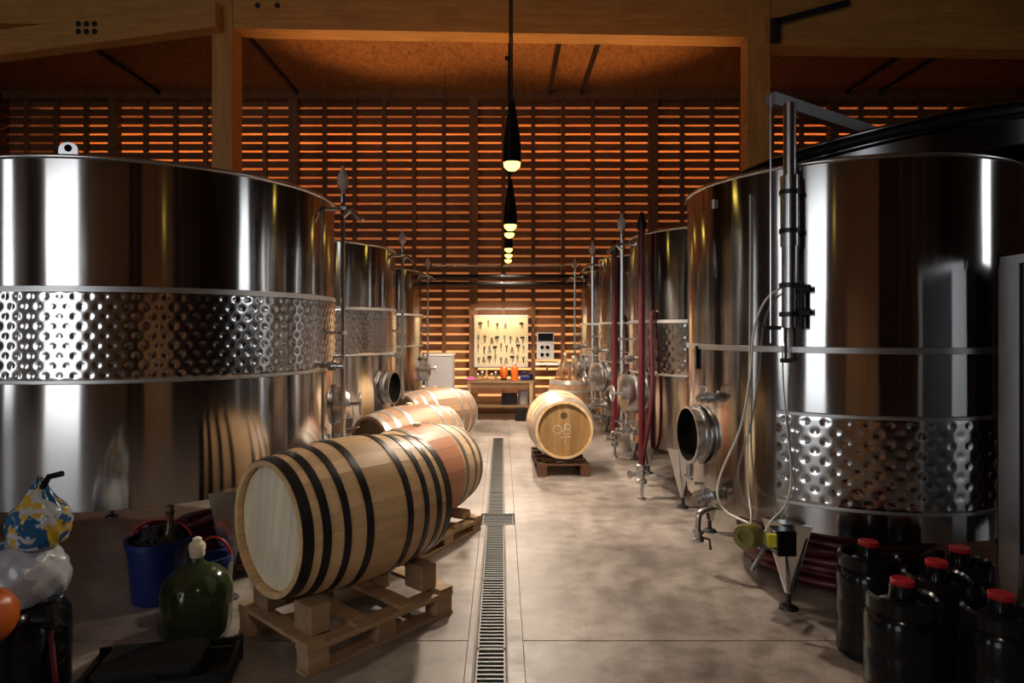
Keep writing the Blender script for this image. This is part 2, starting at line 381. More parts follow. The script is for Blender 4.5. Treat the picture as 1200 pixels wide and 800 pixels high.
for (x, lab) in ((-5.96, 'dark ceiling rail beyond the sloping strut'), (-3.56, 'dark ceiling rail beside the post behind the lugged tank'), (.83, 'dark ceiling rail beside the pendant lamp cord'), (1.39, 'dark ceiling rail second from the pendant lamp cord'), (6.0, 'dark ceiling rail above the hoist tank, nearer the post'), (6.57, 'dark ceiling rail above the hoist tank, farther from the post')):
    tag(part('ceiling_rail', G().box(x-.025, x+.025, 8.32, WALL_Y-.17, CEIL-.07, CEIL+.01), M['dark_steel']), lab, 'rail', 'rails under the ceiling')

for (q, tgt), lab in zip(ADDED_FLOOD, ('black lamp added unseen on the lid of the tank beside the white cabinet', 'black lamp added unseen on the lid of the tank third behind the hoist tank')):
    t = thing('added_floodlight', lab, 'lamp', q)
    dv_ = (Vector(tgt)-Vector(q)).normalized(); Mx = axisM((0, 0, .09), dv_)
    part('housing', G().box(-.11, .11, -.08, .08, -.05, .02, Mx), M['black'], t, bevel=.008)
    part('lens', G().box(-.10, .10, -.07, .07, .018, .024, Mx), M['bulb'], t)
    part('stand', G().box(-.13, -.115, -.03, .03, -.09, .10).box(.115, .13, -.03, .03, -.09, .10).box(-.13, .13, -.03, .03, -.09, -.075), M['dark_steel'], t)
    l = bpy.data.lights.new('added_flood_spot', 'SPOT'); l.energy = 260; l.color = (1, .55, .22); l.spot_size = R(75); l.spot_blend = .8; l.shadow_soft_size = .08
    o = bpy.data.objects.new('added_flood_spot', l); COL.objects.link(o); o.parent = t; o.matrix_local = Mx @ Matrix.Translation((0, 0, .06)) @ Matrix.Rotation(PI, 4, 'X')
# ------------------------------------------------------------------ pendant lamps
def pendant(px, pyb, d, label, p=None):
    p = p or P(px, pyb, d); t = thing('pendant_lamp', label, 'lamp', (p.x, p.y, p.z), 0, 'pendant lamps in a row down the aisle')
    r = .058; h = .38
    part('lamp_shade', G().lathe([(r, -.005), (r*.98, .07), (r*.86, .16), (r*.62, .25), (r*.40, .33), (r*.28, h), (0, h), (0, h-.01), (r*.2, h-.02), (r*.55, .25), (r*.8, .15), (r*.9, .05), (r*.93, -.005)], 24), M['black'], t, 50)
    bl = part('bulb', G().lathe([(0, -.055), (.026, -.050), (.048, -.030), (.053, 0), (.045, .03), (.02, .06), (0, .065)], 20), M['bulb'], t, 60)
    part('cord', G().tube([(0, 0, h-.01), (0, 0, CEIL-p.z-.04)], .006, 6), M['rubber'], t)
    part('ceiling_rose', G().lathe([(0, CEIL-p.z+.005), (.05, CEIL-p.z+.005), (.05, CEIL-p.z-.03), (0, CEIL-p.z-.05)], 16), M['black'], t)
    l = bpy.data.lights.new('pendant_light', 'SPOT'); l.energy = PEND_W*(.24 if d < 1 else .24 if d < 5 else 1.5 if d < 6 else .85); l.color = (1, .85, .68); l.spot_size = R(150); l.spot_blend = .6; l.shadow_soft_size = .05
    o = bpy.data.objects.new('pendant_light', l); COL.objects.link(o); o.parent = t; o.location = (0, 0, -.05)
LAMPS_ADDED = [(.05, .25, 2.6)]  # extra pendant out of view, added to light the partition
LAMPS = [(600, 190, 3.95), (598, 263, 5.4), (597, 273, 6.8), (596, 291, 8.45), (596, 298, 9.0), (595.5, 304, 9.75)]
ords = ['first', 'second', 'third', 'fourth', 'fifth', 'last']
for (a, b_, d), q in zip(LAMPS, ords):
    pendant(a, b_, d, 'slim black pendant lamp with yellow bulb, %s in the row towards the slatted wall' % q if q != 'first' else 'slim black pendant lamp with yellow bulb, hanging between the lugged tank and the hoist tank')

for q, nm in zip(LAMPS_ADDED, ('nearest',)):
    pendant(0, 0, q[1], 'slim black pendant lamp with yellow bulb, added out of view %s the timber partition' % nm, Vector(q))
# ------------------------------------------------------------------ tanks
def dimple_mesh(r, z0, z1, a0, a1, pitch, rows, amp, rho, res, closed):
    cols = max(4, round((a1-a0)*r/pitch)); nx = cols*res; dz = (z1-z0)/(rows+.35); nz = int((rows+.35)*res*.8)
    vs = []; fs = []
    lut = {}
    for i in range(nx+(0 if closed else 1)):
        a = a0+(a1-a0)*i/nx; u = i/res*pitch
        ca, sa = math.cos(a), math.sin(a)
        for j in range(nz+1):
            z = z0+(z1-z0)*j/nz
            key = (i % (2*res), j)
            if key not in lut:
                uu = (i % (2*res))/res*pitch; zz = (z-z0); h = 0
                for rr in range(rows):
                    cz = (rr+.68)*dz
                    if abs(cz-zz) > 3*rho: continue
                    off = (.5 if rr % 2 else 0.)*pitch
                    for cc in range(-1, 4):
                        cu = (cc+.5)*pitch+off
                        q = ((cu-uu)**2+(cz-zz)**2)/rho**2
                        if q < 9: h += math.exp(-q*q*.5 if q < 1.6 else -q*.8)
                edge = min(1, (z-z0)/.02, (z1-z)/.02)
                lut[key] = (.006+.004*edge)-amp*min(1, h)
            rr_ = r+lut[key]
            vs.append((rr_*ca, rr_*sa, z))
    k = nz+1; m = nx if closed else nx+1
    for i in range(nx):
        j2 = (i+1) % m
        for j in range(nz): fs.append((i*k+j, j2*k+j, j2*k+j+1, i*k+j+1))
    return G().add(vs, fs)
def valve(name, parent, c, dirv, s=1., lever=True):
    # a butterfly valve: pipe, two flanges, body ring, lever
    Mx = axisM(c, dirv)
    g = G().lathe([(0, -.02), (.024*s, -.02), (.024*s, .05*s), (.042*s, .05*s), (.042*s, .062*s), (.030*s, .066*s), (.040*s, .072*s), (.040*s, .10*s), (.030*s, .106*s), (.042*s, .11*s), (.042*s, .122*s), (.024*s, .122*s), (.024*s, .17*s), (0, .17*s)], 18, Mx)
    o = part(name, g, M['steel'], parent)
    if lever:
        q = Vector(c)+Vector(dirv).normalized()*.086*s
        part('lever', G().tube([q, q+Vector((0, 0, .07*s)), q+Vector((0, 0, .085*s))+Vector(dirv).normalized()*.09*s], .008*s, 8), M['steel'], o)
    return o
def airlock(parent, c):
    g = G().lathe([(0, -.03), (.012, -.03), (.014, 0), (.036, .02), (.042, .06), (.034, .10), (.016, .125), (.010, .16), (0, .16)], 14, Matrix.Translation(Vector(c)))
    return part('airlock', g, M['milky'], parent, 60)
def tank(label, c, r, zb, zt, jz, seams, aisle, legs, jrange=None, pitch=.068, rows=9, res=8, foot_a=R(46), lug=False, gauge=True, man=None, group=None):
    """aisle: +1 faces +X, -1 faces -X.  angles in local coordinates."""
    t = thing('wine_tank', label, 'tank', (c[0], c[1], 0), 0, group)
    n = 160
    th = .012
    part('shell', G().lathe([(r-.03, zb), (r, zb+.006), (r, zt), (r-th, zt), (r-th, zb+.05), (0, zb+.05)], n), M['tank'], t)
    part('rim', G().lathe([(r+.014*math.cos(q), zt+.012*math.sin(q)-.006) for q in [2*PI*k/10 for k in range(10)]], n, closed=True), M['steel'], t, 80)
    part('bottom_cone', G().lathe([(r-.004, zb+.03), (r-.02, zb), (r*.55, zb-.05), (.09, zb-.12), (0, zb-.12)], 96), M['steel'], t)
    part('lid', G().lathe([(0, zt-.10), (.14, zt-.10), (.16, zt-.16), (r-.1, zt-.20), (r-.06, zt-.16), (r-.03, zt-.16), (r-.025, zt-.20), (r-.1, zt-.24), (0, zt-.20)], 96), M['steel'], t)
    for z, w in seams:
        part('weld_band', G().lathe([(r-.002, z-w/2), (r+.006, z-w/2+.003), (r+.006, z+w/2-.003), (r-.002, z+w/2)], n), M['weld'], t)
    if jz:
        cl = jrange is None; a0, a1 = jrange or (0, 2*PI)
        if cl:
            cols = round(2*PI*r/pitch/2)*2; pitch = 2*PI*r/cols
        part('dimple_jacket', dimple_mesh(r, jz[0], jz[1], a0, a1, pitch, rows, .0034, min(pitch*.16, .0135), res, cl), M['jacket'], t, 80)
        for z in jz:
            part('jacket_edge', G().lathe([(r, z-.012), (r+.008, z-.008), (r+.008, z+.008), (r, z+.012)], n, a0=a0, a1=a1), M['weld'], t)
    # legs: folded tapering plates
    for a in legs:
        er = Vector((math.cos(a), math.sin(a), 0)); et = Vector((-er.y, er.x, 0))
        top = zb+.035; bot = .085
        def q(rad, tan, z): return tuple(er*rad+et*tan+Vector((0, 0, z)))
        ro = r-.005; rb = r-.035
        g = G().add([q(ro, -.13, top), q(ro+.05, 0, top), q(ro, .13, top), q(ro-.14, 0, top),
                     q(rb, -.022, bot), q(rb+.02, 0, bot), q(rb, .022, bot), q(rb-.03, 0, bot)],
                    [(0, 1, 2, 3), (7, 6, 5, 4), (0, 4, 5, 1), (1, 5, 6, 2), (2, 6, 7, 3), (3, 7, 4, 0)])
        lo = part('leg', g, M['steel'], t, 20)
        part('edge_tube', G().tube([q(ro-.01, .115, top), q(rb, .012, bot+.01)], .014, 8), M['dark_steel'], lo)
        part('foot', G().lathe([(0, .10), (.014, .10), (.014, .022), (.030, .020), (.048, .010), (.050, 0), (0, 0)], 16, Matrix.Translation(er*rb)), M['dark_steel'], lo)
    # manway
    if man:
        a, z, rad, opened, ln = man
        d = Vector((math.cos(a), math.sin(a), 0)); o = d*(r-.03)+Vector((0, 0, z)); Mx = axisM(o, d)
        mw = part('manway', G().lathe([(rad, 0), (rad, ln*.35), (rad+.018, ln*.37), (rad+.018, ln*.48), (rad, ln*.5), (rad, ln*.8), (rad+.012, ln*.82), (rad+.012, ln), (rad-.004, ln), (rad-.006, .02)], 40, Mx), M['steel'], t, 30)
        part('hatch_shade', G().lathe([(rad-.005, ln*.96), (rad-.008, .03), (0, .03)] if opened else [(rad-.012, .01), (0, .01)], 32, Mx), M['hole'], mw)  # black sleeve and disc paint the shade inside the hatch
        if opened:
            et = Vector((-d.y, d.x, 0))
        else:
            part('hatch_door', G().lathe([(rad+.012, ln+.001), (rad+.012, ln+.016), (rad-.03, ln+.02), (rad*.6, ln+.045), (0, ln+.055)], 40, Mx), M['steel'], mw)
            part('handwheel', G().lathe([(.07+.009*math.cos(k*PI/4), ln+.12+.009*math.sin(k*PI/4)) for k in range(8)], 20, Mx, closed=True).tube([Mx @ Vector((0, 0, ln+.05)), Mx @ Vector((0, 0, ln+.13))], .014, 8).tube([Mx @ Vector((-.07, 0, ln+.12)), Mx @ Vector((.07, 0, ln+.12))], .007, 6).tube([Mx @ Vector((0, -.07, ln+.12)), Mx @ Vector((0, .07, ln+.12))], .007, 6), M['steel'], mw)
        hp = Mx @ Vector((0, 0, ln*.9))
        part('clamp_bolt', G().tube([hp+Vector((0, 0, -rad-.01)), hp+Vector((0, 0, -rad-.10))], .012, 8).tube([hp+Vector((0, 0, -rad-.10))+Vector((-d.y, d.x, 0))*.05, hp+Vector((0, 0, -rad-.10))-Vector((-d.y, d.x, 0))*.05], .009, 8), M['steel'], mw)
    # level gauge with airlock on the aisle side
    if gauge:
        a = gauge; d = Vector((math.cos(a), math.sin(a), 0)); et = Vector((-d.y, d.x, 0))
        p = d*(r+.085)
        gp = part('level_gauge', G().tube([p+Vector((0, 0, zb+.12)), p+Vector((0, 0, zt+.05))], .016, 10), M['steel'], t)
        for z in (zb+.16, (zb+zt)/2, zt-.05):
            part('bracket', G().tube([d*(r-.004)+Vector((0, 0, z)), p+Vector((0, 0, z))], .012, 8).box(-.025, .025, -.025, .025, -.012, .012, Matrix.Translation(p+Vector((0, 0, z)))), M['steel'], gp)
        part('top_elbow', G().tube(spline([p+Vector((0, 0, zt-.10)), p+d*.05+Vector((0, 0, zt-.06)), p+d*.10+Vector((0, 0, zt-.10)), p+d*.13+Vector((0, 0, zt-.13))], 5), .018, 8), M['steel'], gp)
        airlock(gp, p+Vector((0, 0, zt+.08)))
    if lug:
        a, w = lug; d = Vector((math.cos(a), math.sin(a), 0)); et = Vector((-d.y, d.x, 0))
        g = G(); n2 = 14
        outer = [(-.045, 0), (-.045, .035)]+[(.045*math.cos(PI-k*PI/8), .035+.035*math.sin(k*PI/8)) for k in range(1, 8)]+[(.045, .035), (.045, 0)]
        Mx = Matrix((et, Vector((0, 0, 1)), d)).transposed().to_4x4(); Mx.translation = d*(r-.006)+Vector((0, 0, zt-.004))
        hole = [(.016*math.cos(PI-k*PI/5)*1, .040+.014*math.sin(PI-k*PI/5)) for k in range(10)]
        lg = part('lifting_lug', G().prism(outer, -.006, .006, Mx), M['steel'], t)
        part('lug_eye', G().lathe([(0, -.0075), (.018, -.0075), (.018, .0075), (0, .0075)], 14, Mx @ Matrix.Translation((0, .040, 0))), M['hole'], lg)
    return t
def legset(a): return [a, PI-a, PI+a, -a]
ZT = 2.36
Lc = (-2.30, 4.316); Lr = 1.134
l1 = tank('very large stainless wine tank with dimpled band and a lifting lug on its rim', Lc, Lr, .573, ZT, (1.228, 1.689), [(1.689, .045)], 1, legset(R(44)), lug=(R(-83), .1), gauge=R(2), man=(R(14), .95, .13, False, .09))
valve('sample_valve', l1, (Lr-.01, -.1, 1.25), (1, -.1, 0), .8)
valve('drain_valve', l1, (Lr-.02, .12, .72), (1, .1, 0), 1.1)
l2 = tank('large stainless wine tank with open manway, next behind the lugged tank', (-2.30, 7.15), 1.10, .573, ZT, (1.228, 1.689), [(1.689, .045)], 1, legset(R(44)), res=6, gauge=R(2), man=(R(-14), .86, .165, True, .12))
valve('sample_valve', l2, (1.09, -.12, 1.20), (1, -.1, 0), .8)
l3 = tank('stainless wine tank beside the white cabinet near the slatted wall', (-2.32, 9.95), 1.08, .573, ZT, (1.228, 1.689), [(1.689, .045)], 1, legset(R(44)), res=4, gauge=R(2), man=(R(0), .86, .165, False, .12))

Rc = (2.139, 4.072); Rr = .9226
r1 = tank('large stainless wine tank with hoist mast, clear hoses and open round manway', Rc, Rr, .434, ZT, (.581, 1.05), [(1.385, .035)], -1, legset(R(47)), jrange=(PI+R(44), PI*3-R(44)), gauge=False, man=(PI+R(6), .84, .165, True, .105), rows=9, res=10, pitch=.096)
Rr2 = .905
def rtank(label, y, man_open, res):
    t = tank(label, (2.12, y), Rr2, .45, ZT-.02, (1.10, 1.55), [(1.55, .04)], -1, legset(R(46)), res=res, gauge=PI-R(4), man=(PI+R(6), .90, .165, man_open, .12))
    valve('sample_valve', t, (-Rr2+.01, -.14, 1.22), (-1, -.1, 0), .8)
    valve('drain_valve', t, (-Rr2+.02, -.05, .55), (-1, -.1, 0), 1.1)
    return t
r2 = rtank('stainless wine tank with red pipe, next behind the hoist tank', 5.98, False, 5)
r3 = rtank('stainless wine tank with red pipe, second behind the hoist tank', 7.93, False, 4)
r4 = rtank('stainless wine tank near the slatted wall, third behind the hoist tank', 9.86, False, 4)
# red pipes on the right row
for (x, y, lab) in ((1.225, 5.60, 'thick wine red pipe standing on the first tank behind the hoist tank'), (1.307, 7.410, 'thick wine red pipe standing on the second tank behind the hoist tank'), (1.43, 9.15, 'thick wine red pipe standing on the tank nearest the slatted wall')):
    t = thing('red_pipe', lab, 'pipe', (x, y, 0), 0, 'red pipes along the tanks')
    part('riser', G().tube([(0, 0, .30), (0, 0, 2.42)], .030, 14), M['red_hose'], t)
    part('top_cap', G().lathe([(0, 2.52), (.02, 2.50), (.042, 2.42), (.042, 2.36), (.03, 2.36)], 14), M['dark_steel'], t)
    tc_ = Vector((2.12, min((5.98, 7.93, 9.86), key=lambda q: abs(q-y-.45)), 0)); ph_ = math.atan2(y-tc_.y, x-tc_.x)
    def rp(rad, da, z): return tc_+Vector((rad*math.cos(ph_+da), rad*math.sin(ph_+da), z))-Vector((x, y, 0))   # a point round the tank wall
    part('branch_hose', G().tube(spline([rp(Rr2-.004, .10, 1.64), rp(Rr2+.035, .10, 1.60), rp(Rr2+.052, .12, 1.35), rp(Rr2+.055, .13, .95), rp(Rr2+.085, .09, .55), (0, 0, .36)], 6), .018, 10), M['red_hose'], t)
    vb = part('foot_valve', G().lathe([(0, 0), (.04, 0), (.04, .012), (.015, .02), (.015, .13), (.045, .14), (.045, .17), (.026, .18), (.026, .25), (.045, .26), (.045, .30), (.03, .31), (0, .31)], 16), M['steel'], t)
    part('side_branch', G().tube([(-.10, -.02, .22), (.06, .012, .22)], .022, 10).tube([(-.10, -.02, .22), (-.12, -.024, .22)], .036, 12), M['steel'], vb)

# ---- hoist tank fittings
def on(px, py, off=.01):                 # point on the hoist tank's wall seen at a pixel
    s = (px-CX)/F; rr = Rr+off
    a = s*s+1; b_ = -2*(s*Rc[0]+Rc[1]); c_ = Rc[0]**2+Rc[1]**2-rr*rr
    dd = b_*b_-4*a*c_
    d = (-b_-math.sqrt(max(dd, 0)))/(2*a)
    return P(px, py, d)-Vector((Rc[0], Rc[1], 0))
valve('sample_valve', r1, (-Rr*math.cos(R(16))+.01, -Rr*math.sin(R(16)), 1.09), (-.8, -.6, 0), .85)
valve('outlet_valve', r1, (-Rr*math.cos(R(14))+.02, -Rr*math.sin(R(14)), .50), (-.75, -.66, 0), 1.15)
dv = part('drain_pipe', G().tube(spline([(-Rr*.80, -.08, .40), (-Rr*.97, -.10, .36), (-Rr*1.0, -.105, .30), (-Rr*1.0, -.105, .20)], 6), .018, 12), M['steel'], r1)
part('flange', G().lathe([(0, .18), (.036, .18), (.036, .195), (.024, .20), (.024, .225), (.036, .23), (.036, .245), (0, .245)], 18, Matrix.Translation((-Rr*1.0, -.105, 0))), M['steel'], dv)
part('lever', G().tube([(-Rr, -.105, .21), (-Rr+.06, -.14, .20), (-Rr+.065, -.145, .14)], .008, 8), M['dark_steel'], dv)
part('thermometer_slot', G().bar(on(816, 405, .012), on(816, 432, .012), .03, .012, (1, 0, 0)), M['black'], r1)
part('name_plate', G().bar(on(836, 234, .006), on(836, 244, .006), .035, .006, (1, 0, 0)), M['white'], r1)
a = PI+R(49.5); d = Vector((math.cos(a), math.sin(a), 0)); et = Vector((-d.y, d.x, 0)); mp = d*(Rr+.075)
ms = part('hoist_mast', G().lathe([(0, 1.50), (.040, 1.50), (.040, 1.92), (.046, 1.92), (.046, 1.935), (.046, 2.27), (.046, 2.285), (.032, 2.29), (.032, 2.66), (0, 2.66)], 24, Matrix.Translation(mp)), M['steel'], r1)
for z in (2.20, 2.0, 1.72, 1.57):
    part('clamp', G().tube([d*(Rr-.003)+Vector((0, 0, z)), mp+Vector((0, 0, z))], .016, 8).lathe([(.038, z-.012), (.052, z-.012), (.052, z+.012), (.038, z+.012)], 20, Matrix.Translation(mp), closed=True), M['dark_steel'], ms)
wn = part('winch', G().tube([mp+et*.058+Vector((0, 0, 1.49)), mp+et*.058+Vector((0, 0, 1.73))], .014, 10).tube([mp+et*.04+Vector((0, 0, 1.70)), mp+et*.10+Vector((0, 0, 1.70))], .02, 10).tube([mp+et*.04+Vector((0, 0, 1.58)), mp+et*.10+Vector((0, 0, 1.58))], .02, 10), M['dark_steel'], ms)
part('crank', G().tube([mp-et*.03+d*.04+Vector((0, 0, 1.50)), mp-et*.10+d*.06+Vector((0, 0, 1.50)), mp-et*.10+d*.10+Vector((0, 0, 1.51))], .010, 8).tube([mp-et*.02+Vector((0, 0, 1.50)), mp-et*.02+Vector((0, 0, 1.33))], .008, 8).tube([mp-et*.045+Vector((0, 0, 1.33)), mp+et*.005+Vector((0, 0, 1.33))], .012, 8), M['dark_steel'], ms)
A0 = P(903, 121, 3.36)-Vector((Rc[0], Rc[1], 0)); A0.z = 2.70; A1 = Vector((.22, -.08, 2.70))
arm = part('hoist_arm', G().bar(A0, A1, .055, .065), M['galv'], ms)
part('hoist_cable', G().tube([A0+Vector((0, 0, .02)), Vector((A0.x, A0.y, 1.42))], .0045, 6), M['steel'], ms)
lidM = Matrix.Translation((.30, .02, 2.60)) @ Matrix.Rotation(R(-9), 4, 'Y') @ Matrix.Rotation(R(2), 4, 'X')
lr = .93
lid = part('raised_lid', G().lathe([(0, -.03), (lr-.12, -.045), (lr-.05, -.05), (lr-.05, -.17), (lr-.025, -.17), (lr-.02, -.05), (lr, -.035), (lr, -.03), (lr-.03, -.028), (lr-.03, .028), (lr, .03), (lr, .035), (lr-.03, .05), (lr-.14, .05), (.14, .12), (.14, .16), (0, .16)], 120, lidM), M['lid_steel'], r1)
part('lid_gasket', G().lathe([(lr-.03+.030*math.cos(k*PI/5), .028*math.sin(k*PI/5)) for k in range(10)], 120, lidM, closed=True), M['rubber'], lid, 80)
part('lid_chain', G().tube([lidM @ Vector((0, 0, .15)), A1], .008, 6), M['steel'], lid)
def hose(name, pts, rad, label, m='hose', group=None):
    return tag(part(name, G().tube(spline(pts, 8), rad, 8), M[m], None, 60), label, 'hose', group)
off = Vector((Rc[0], Rc[1], 0))
HA = [on(x, y, o)+off for x, y, o in ((918, 335, .08), (897, 352, .05), (884, 385, .045), (879, 440, .045), (868, 500, .045), (846, 552, .07), (841, 580, .10), (852, 600, .10))]+[P(878, 613, 3.36)]
hose('air_hose', HA, .0065, 'clear hose arching from the hoist mast to the small pump')
HB = [Vector((1.362, 3.33, .428)), P(903, 611, 3.34)]+[on(x, y, o)+off for x, y, o in ((921, 590, .05), (927, 555, .03), (922, 500, .02), (918, 450, .04), (917, 405, .07))]
hose('air_hose', HB, .0045, 'thin clear hose rising from the pump over the dimpled band')
HC = [on(x, y, o)+off for x, y, o in ((879, 228, .012), (879, 330, .012), (878, 450, .012), (876, 530, .018), (877, 575, .05))]+[P(880, 600, 3.38), Vector((1.300, 3.34, .472))]
hose('air_hose', HC, .005, 'clear hose hanging straight from the rim of the hoist tank')
# small pump at the front leg
pp = P(892, 630, 3.33)
pt = thing('air_pump', 'small olive air pump with yellow label and black box', 'pump', (pp.x, pp.y, 0))
Mx = axisM((-.06, 0, pp.z+.01), (-.75, -.6, .1))
part('drum', G().lathe([(0, -.05), (.055, -.05), (.064, -.04), (.064, .05), (.058, .06), (.03, .06), (.03, .045), (0, .045)], 28, Mx), M['olive'], pt)
part('box', G().box(.055, .155, -.07, .036, pp.z-.075, pp.z+.055), M['black'], pt, bevel=.006)
part('yellow_label', G().box(.012, .055, -.060, -.03, pp.z-.03, pp.z+.035), M['yellow'], pt)
part('connector', G().box(-.03, .056, -.035, .03, pp.z-.05, pp.z+.03), M['galv'], pt, bevel=.006)
part('hook', G().tube([(.10, .028, pp.z), (.138, .052, pp.z)], .012, 8), M['steel'], pt)
part('prop', G().tube([(.02, .0, pp.z-.05), (-.06, -.03, pp.z-.16)], .010, 8), M['galv'], pt)
# coiled hose under the hoist tank
pts = []
for k in range(8*28):
    a = 2*PI*k/28; q = .52+.03*math.sin(k*.37); pts.append((q*math.cos(a), q*math.sin(a), .035+.037*k/28+.005*math.sin(k*1.3)))
hc = part('hose_coil', G().tube(pts, .026, 8), M['red_hose'], None, 60, loc=(Rc[0]-.04, Rc[1]+.0, 0)); tag(hc, 'stack of wine red hose coils on the floor under the hoist tank', 'hose')

# ------------------------------------------------------------------ barrels
def barrel_proto(L, Rh, Rb, hoops, m_stave, m_head, m_hoop, N=26, m_head2=None):
    d = {}
    def rad(x): return Rb-(Rb-Rh)*(abs(2*x/L))**1.9
    n = 14; vs = []; fs = []; hw = PI/N*.988
    for i in range(n+1):
        x = -L/2+L*i/n; ro = rad(x); ri = ro-.026
        for a in (-hw, 0, hw): vs.append((x, ro*math.sin(a), ro*math.cos(a)))
        for a in (hw, -hw): vs.append((x, ri*math.sin(a), ri*math.cos(a)))
    for i in range(n):
        for j in range(5):
            q = (j+1) % 5; fs.append((i*5+j, i*5+q, (i+1)*5+q, (i+1)*5+j))
    fs.append((0, 1, 2, 3, 4)); fs.append(tuple(n*5+j for j in (4, 3, 2, 1, 0)))
    d['stave'] = G().add(vs, fs).mesh('stave', m_stave, 30)
    d['core'] = [G().lathe([(rad(x)-.012, x) for x in [-L/2+.06+(L-.12)*k/10 for k in range(11)]], 40, Matrix.Rotation(PI/2, 4, 'Y'))]
    d['hoops'] = []
    for (t, w) in hoops:
        x = -L/2+L*t; pr = []
        xa, xb = max(x-w/2, -L/2+.004), min(x+w/2, L/2-.004)
        pr = [(rad(xa)+.0035, xa), (rad((xa+xb)/2)+.004, (xa+xb)/2), (rad(xb)+.0035, xb), (rad(xb)-.004, xb), (rad(xa)-.004, xa)]
        d['hoops'].append(G().lathe(pr, 56, Matrix.Rotation(PI/2, 4, 'Y'), closed=True).mesh('hoop', m_hoop, 40))
    d['boards'] = []
    Ri = Rh-.024; nb = 8; ws = 2*Ri/nb
    for k in range(nb):
        y0, y1 = -Ri+k*ws+.0008, -Ri+(k+1)*ws-.0008
        up = []; dn = []
        for s_ in range(7):
            yy = y0+(y1-y0)*s_/6; z = math.sqrt(max(Ri*Ri-yy*yy, 0)); up.append((yy, max(z, .002))); dn.append((yy, -max(z, .002)))
        poly = dn+up[::-1]
        d['boards'].append(G().prism(poly, -.010, .010, Matrix(((0, 0, 1, 0), (1, 0, 0, 0), (0, 1, 0, 0), (0, 0, 0, 1)))).mesh('head_board', m_head, 30))
    d.update(L=L, Rh=Rh, Rb=Rb, N=N)
    return d
def barrel(pr, label, c, ang, roll=0., group=None, bung=True, upright=False):
    """axis along local x; ang = heading of the axis (from +Y towards +X)."""
    t = thing('wine_barrel', label, 'barrel', c, 0, group)
    t.rotation_euler = (roll, 0, PI/2-ang) if not upright else (0, PI/2, 0)
    for k in range(pr['N']): link('stave', pr['stave'], t, None, (2*PI*k/pr['N'], 0, 0))
    for h in pr['hoops']: link('hoop', h, t)
    for s_ in (-1, 1):
        for b_ in pr['boards']: link('head_board', b_, t, (s_*(pr['L']/2-.045), 0, 0), (0, 0, 0))
    if bung: part('bung', G().lathe([(0, pr['Rb']-.01), (.026, pr['Rb']-.01), (.03, pr['Rb']+.018), (0, pr['Rb']+.018)], 16), M['cork'], t)
    return t
HB8 = [(.030, .05), (.125, .038), (.235, .034), (.365, .038), (.635, .038), (.765, .034), (.875, .038), (.970, .05)]
HB6 = [(.028, .045), (.15, .036), (.30, .036), (.70, .036), (.85, .036), (.972, .045)]
pA = barrel_proto(.88, .31, .362, HB8, M['oak'], M['oak_head'], M['hoop_black'])
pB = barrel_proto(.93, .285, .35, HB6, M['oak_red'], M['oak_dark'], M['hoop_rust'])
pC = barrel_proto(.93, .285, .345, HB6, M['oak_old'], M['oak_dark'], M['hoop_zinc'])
pD = barrel_proto(.93, .29, .345, [(.028, .05), (.10, .034), (.17, .034), (.30, .036), (.70, .036), (.85, .036), (.972, .045)], M['oak'], M['oak_amber'], M['hoop_zinc'])
def skid(label, c, ang, L, Wd, hh, m, boards=5, chock=True, bz=.1):
    t = thing('barrel_pallet', label, 'pallet', (c[0], c[1], 0), PI/2-ang)
    for s_ in (-1, 1):
        for x in (-L/2+.06, 0, L/2-.06):
            part('block', G().box(x-.055, x+.055, s_*(Wd/2-.045)-.045, s_*(Wd/2-.045)+.045, .018, hh-.045), m, t, bevel=.003)
        part('stringer_board', G().box(-L/2, L/2, s_*(Wd/2-.045)-.045, s_*(Wd/2-.045)+.045, 0, .018), m, t, bevel=.002)
        part('stringer_board', G().box(-L/2, L/2, s_*(Wd/2-.045)-.047, s_*(Wd/2-.045)+.047, hh-.045, hh-.020), m, t, bevel=.002)
    for k in range(boards):
        x = -L/2+.045+(L-.09)*k/(boards-1)
        part('deck_board', G().box(x-.045, x+.045, -Wd/2, Wd/2, hh-.020, hh), m, t, bevel=.002)
    if chock:
        for x in (-L/2+.10, L/2-.12):
            for s_ in (-1, 1):
                y0 = s_*(Wd/2-.12)
                part('chock', G().box(x-.05, x+.05, y0-.07, y0+.07, hh, hh+bz), m, t, bevel=.004)
    return t
# front barrel
AN = R(42)
c1 = Vector((-1.08, 2.93, .580)); ax = Vector((math.sin(AN), math.cos(AN), 0))
ctr = c1+ax*.44
b1 = barrel(pA, 'pale new oak barrel with eight black hoops on a wooden pallet', ctr, AN, R(10), bung=False)
skid('rough wooden pallet under the barrel with black hoops', (ctr.x+.01, ctr.y), AN, .86, .62, .145, M['pallet'], 4, bz=.126)
part('chalk_mark', G().tube([(-.407, -.06, -.17), (-.407, .02, -.16), (-.407, -.02, -.24)], .003, 5).tube([(-.407, -.05, -.21), (-.407, .03, -.235)], .003, 5), M['white'], b1)
# second
A2 = R(30); e2 = P(529, 546, 4.95); x2 = Vector((math.sin(A2), math.cos(A2), 0)); ctr2 = Vector((e2.x, e2.y, 0))-x2*.465; ctr2.z = .46
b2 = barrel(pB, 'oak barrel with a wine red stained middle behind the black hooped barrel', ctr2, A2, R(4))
skid('dark wooden pallet under the red stained barrel', (ctr2.x, ctr2.y), A2, .84, .6, .11, M['pallet'], 4, bz=.05)
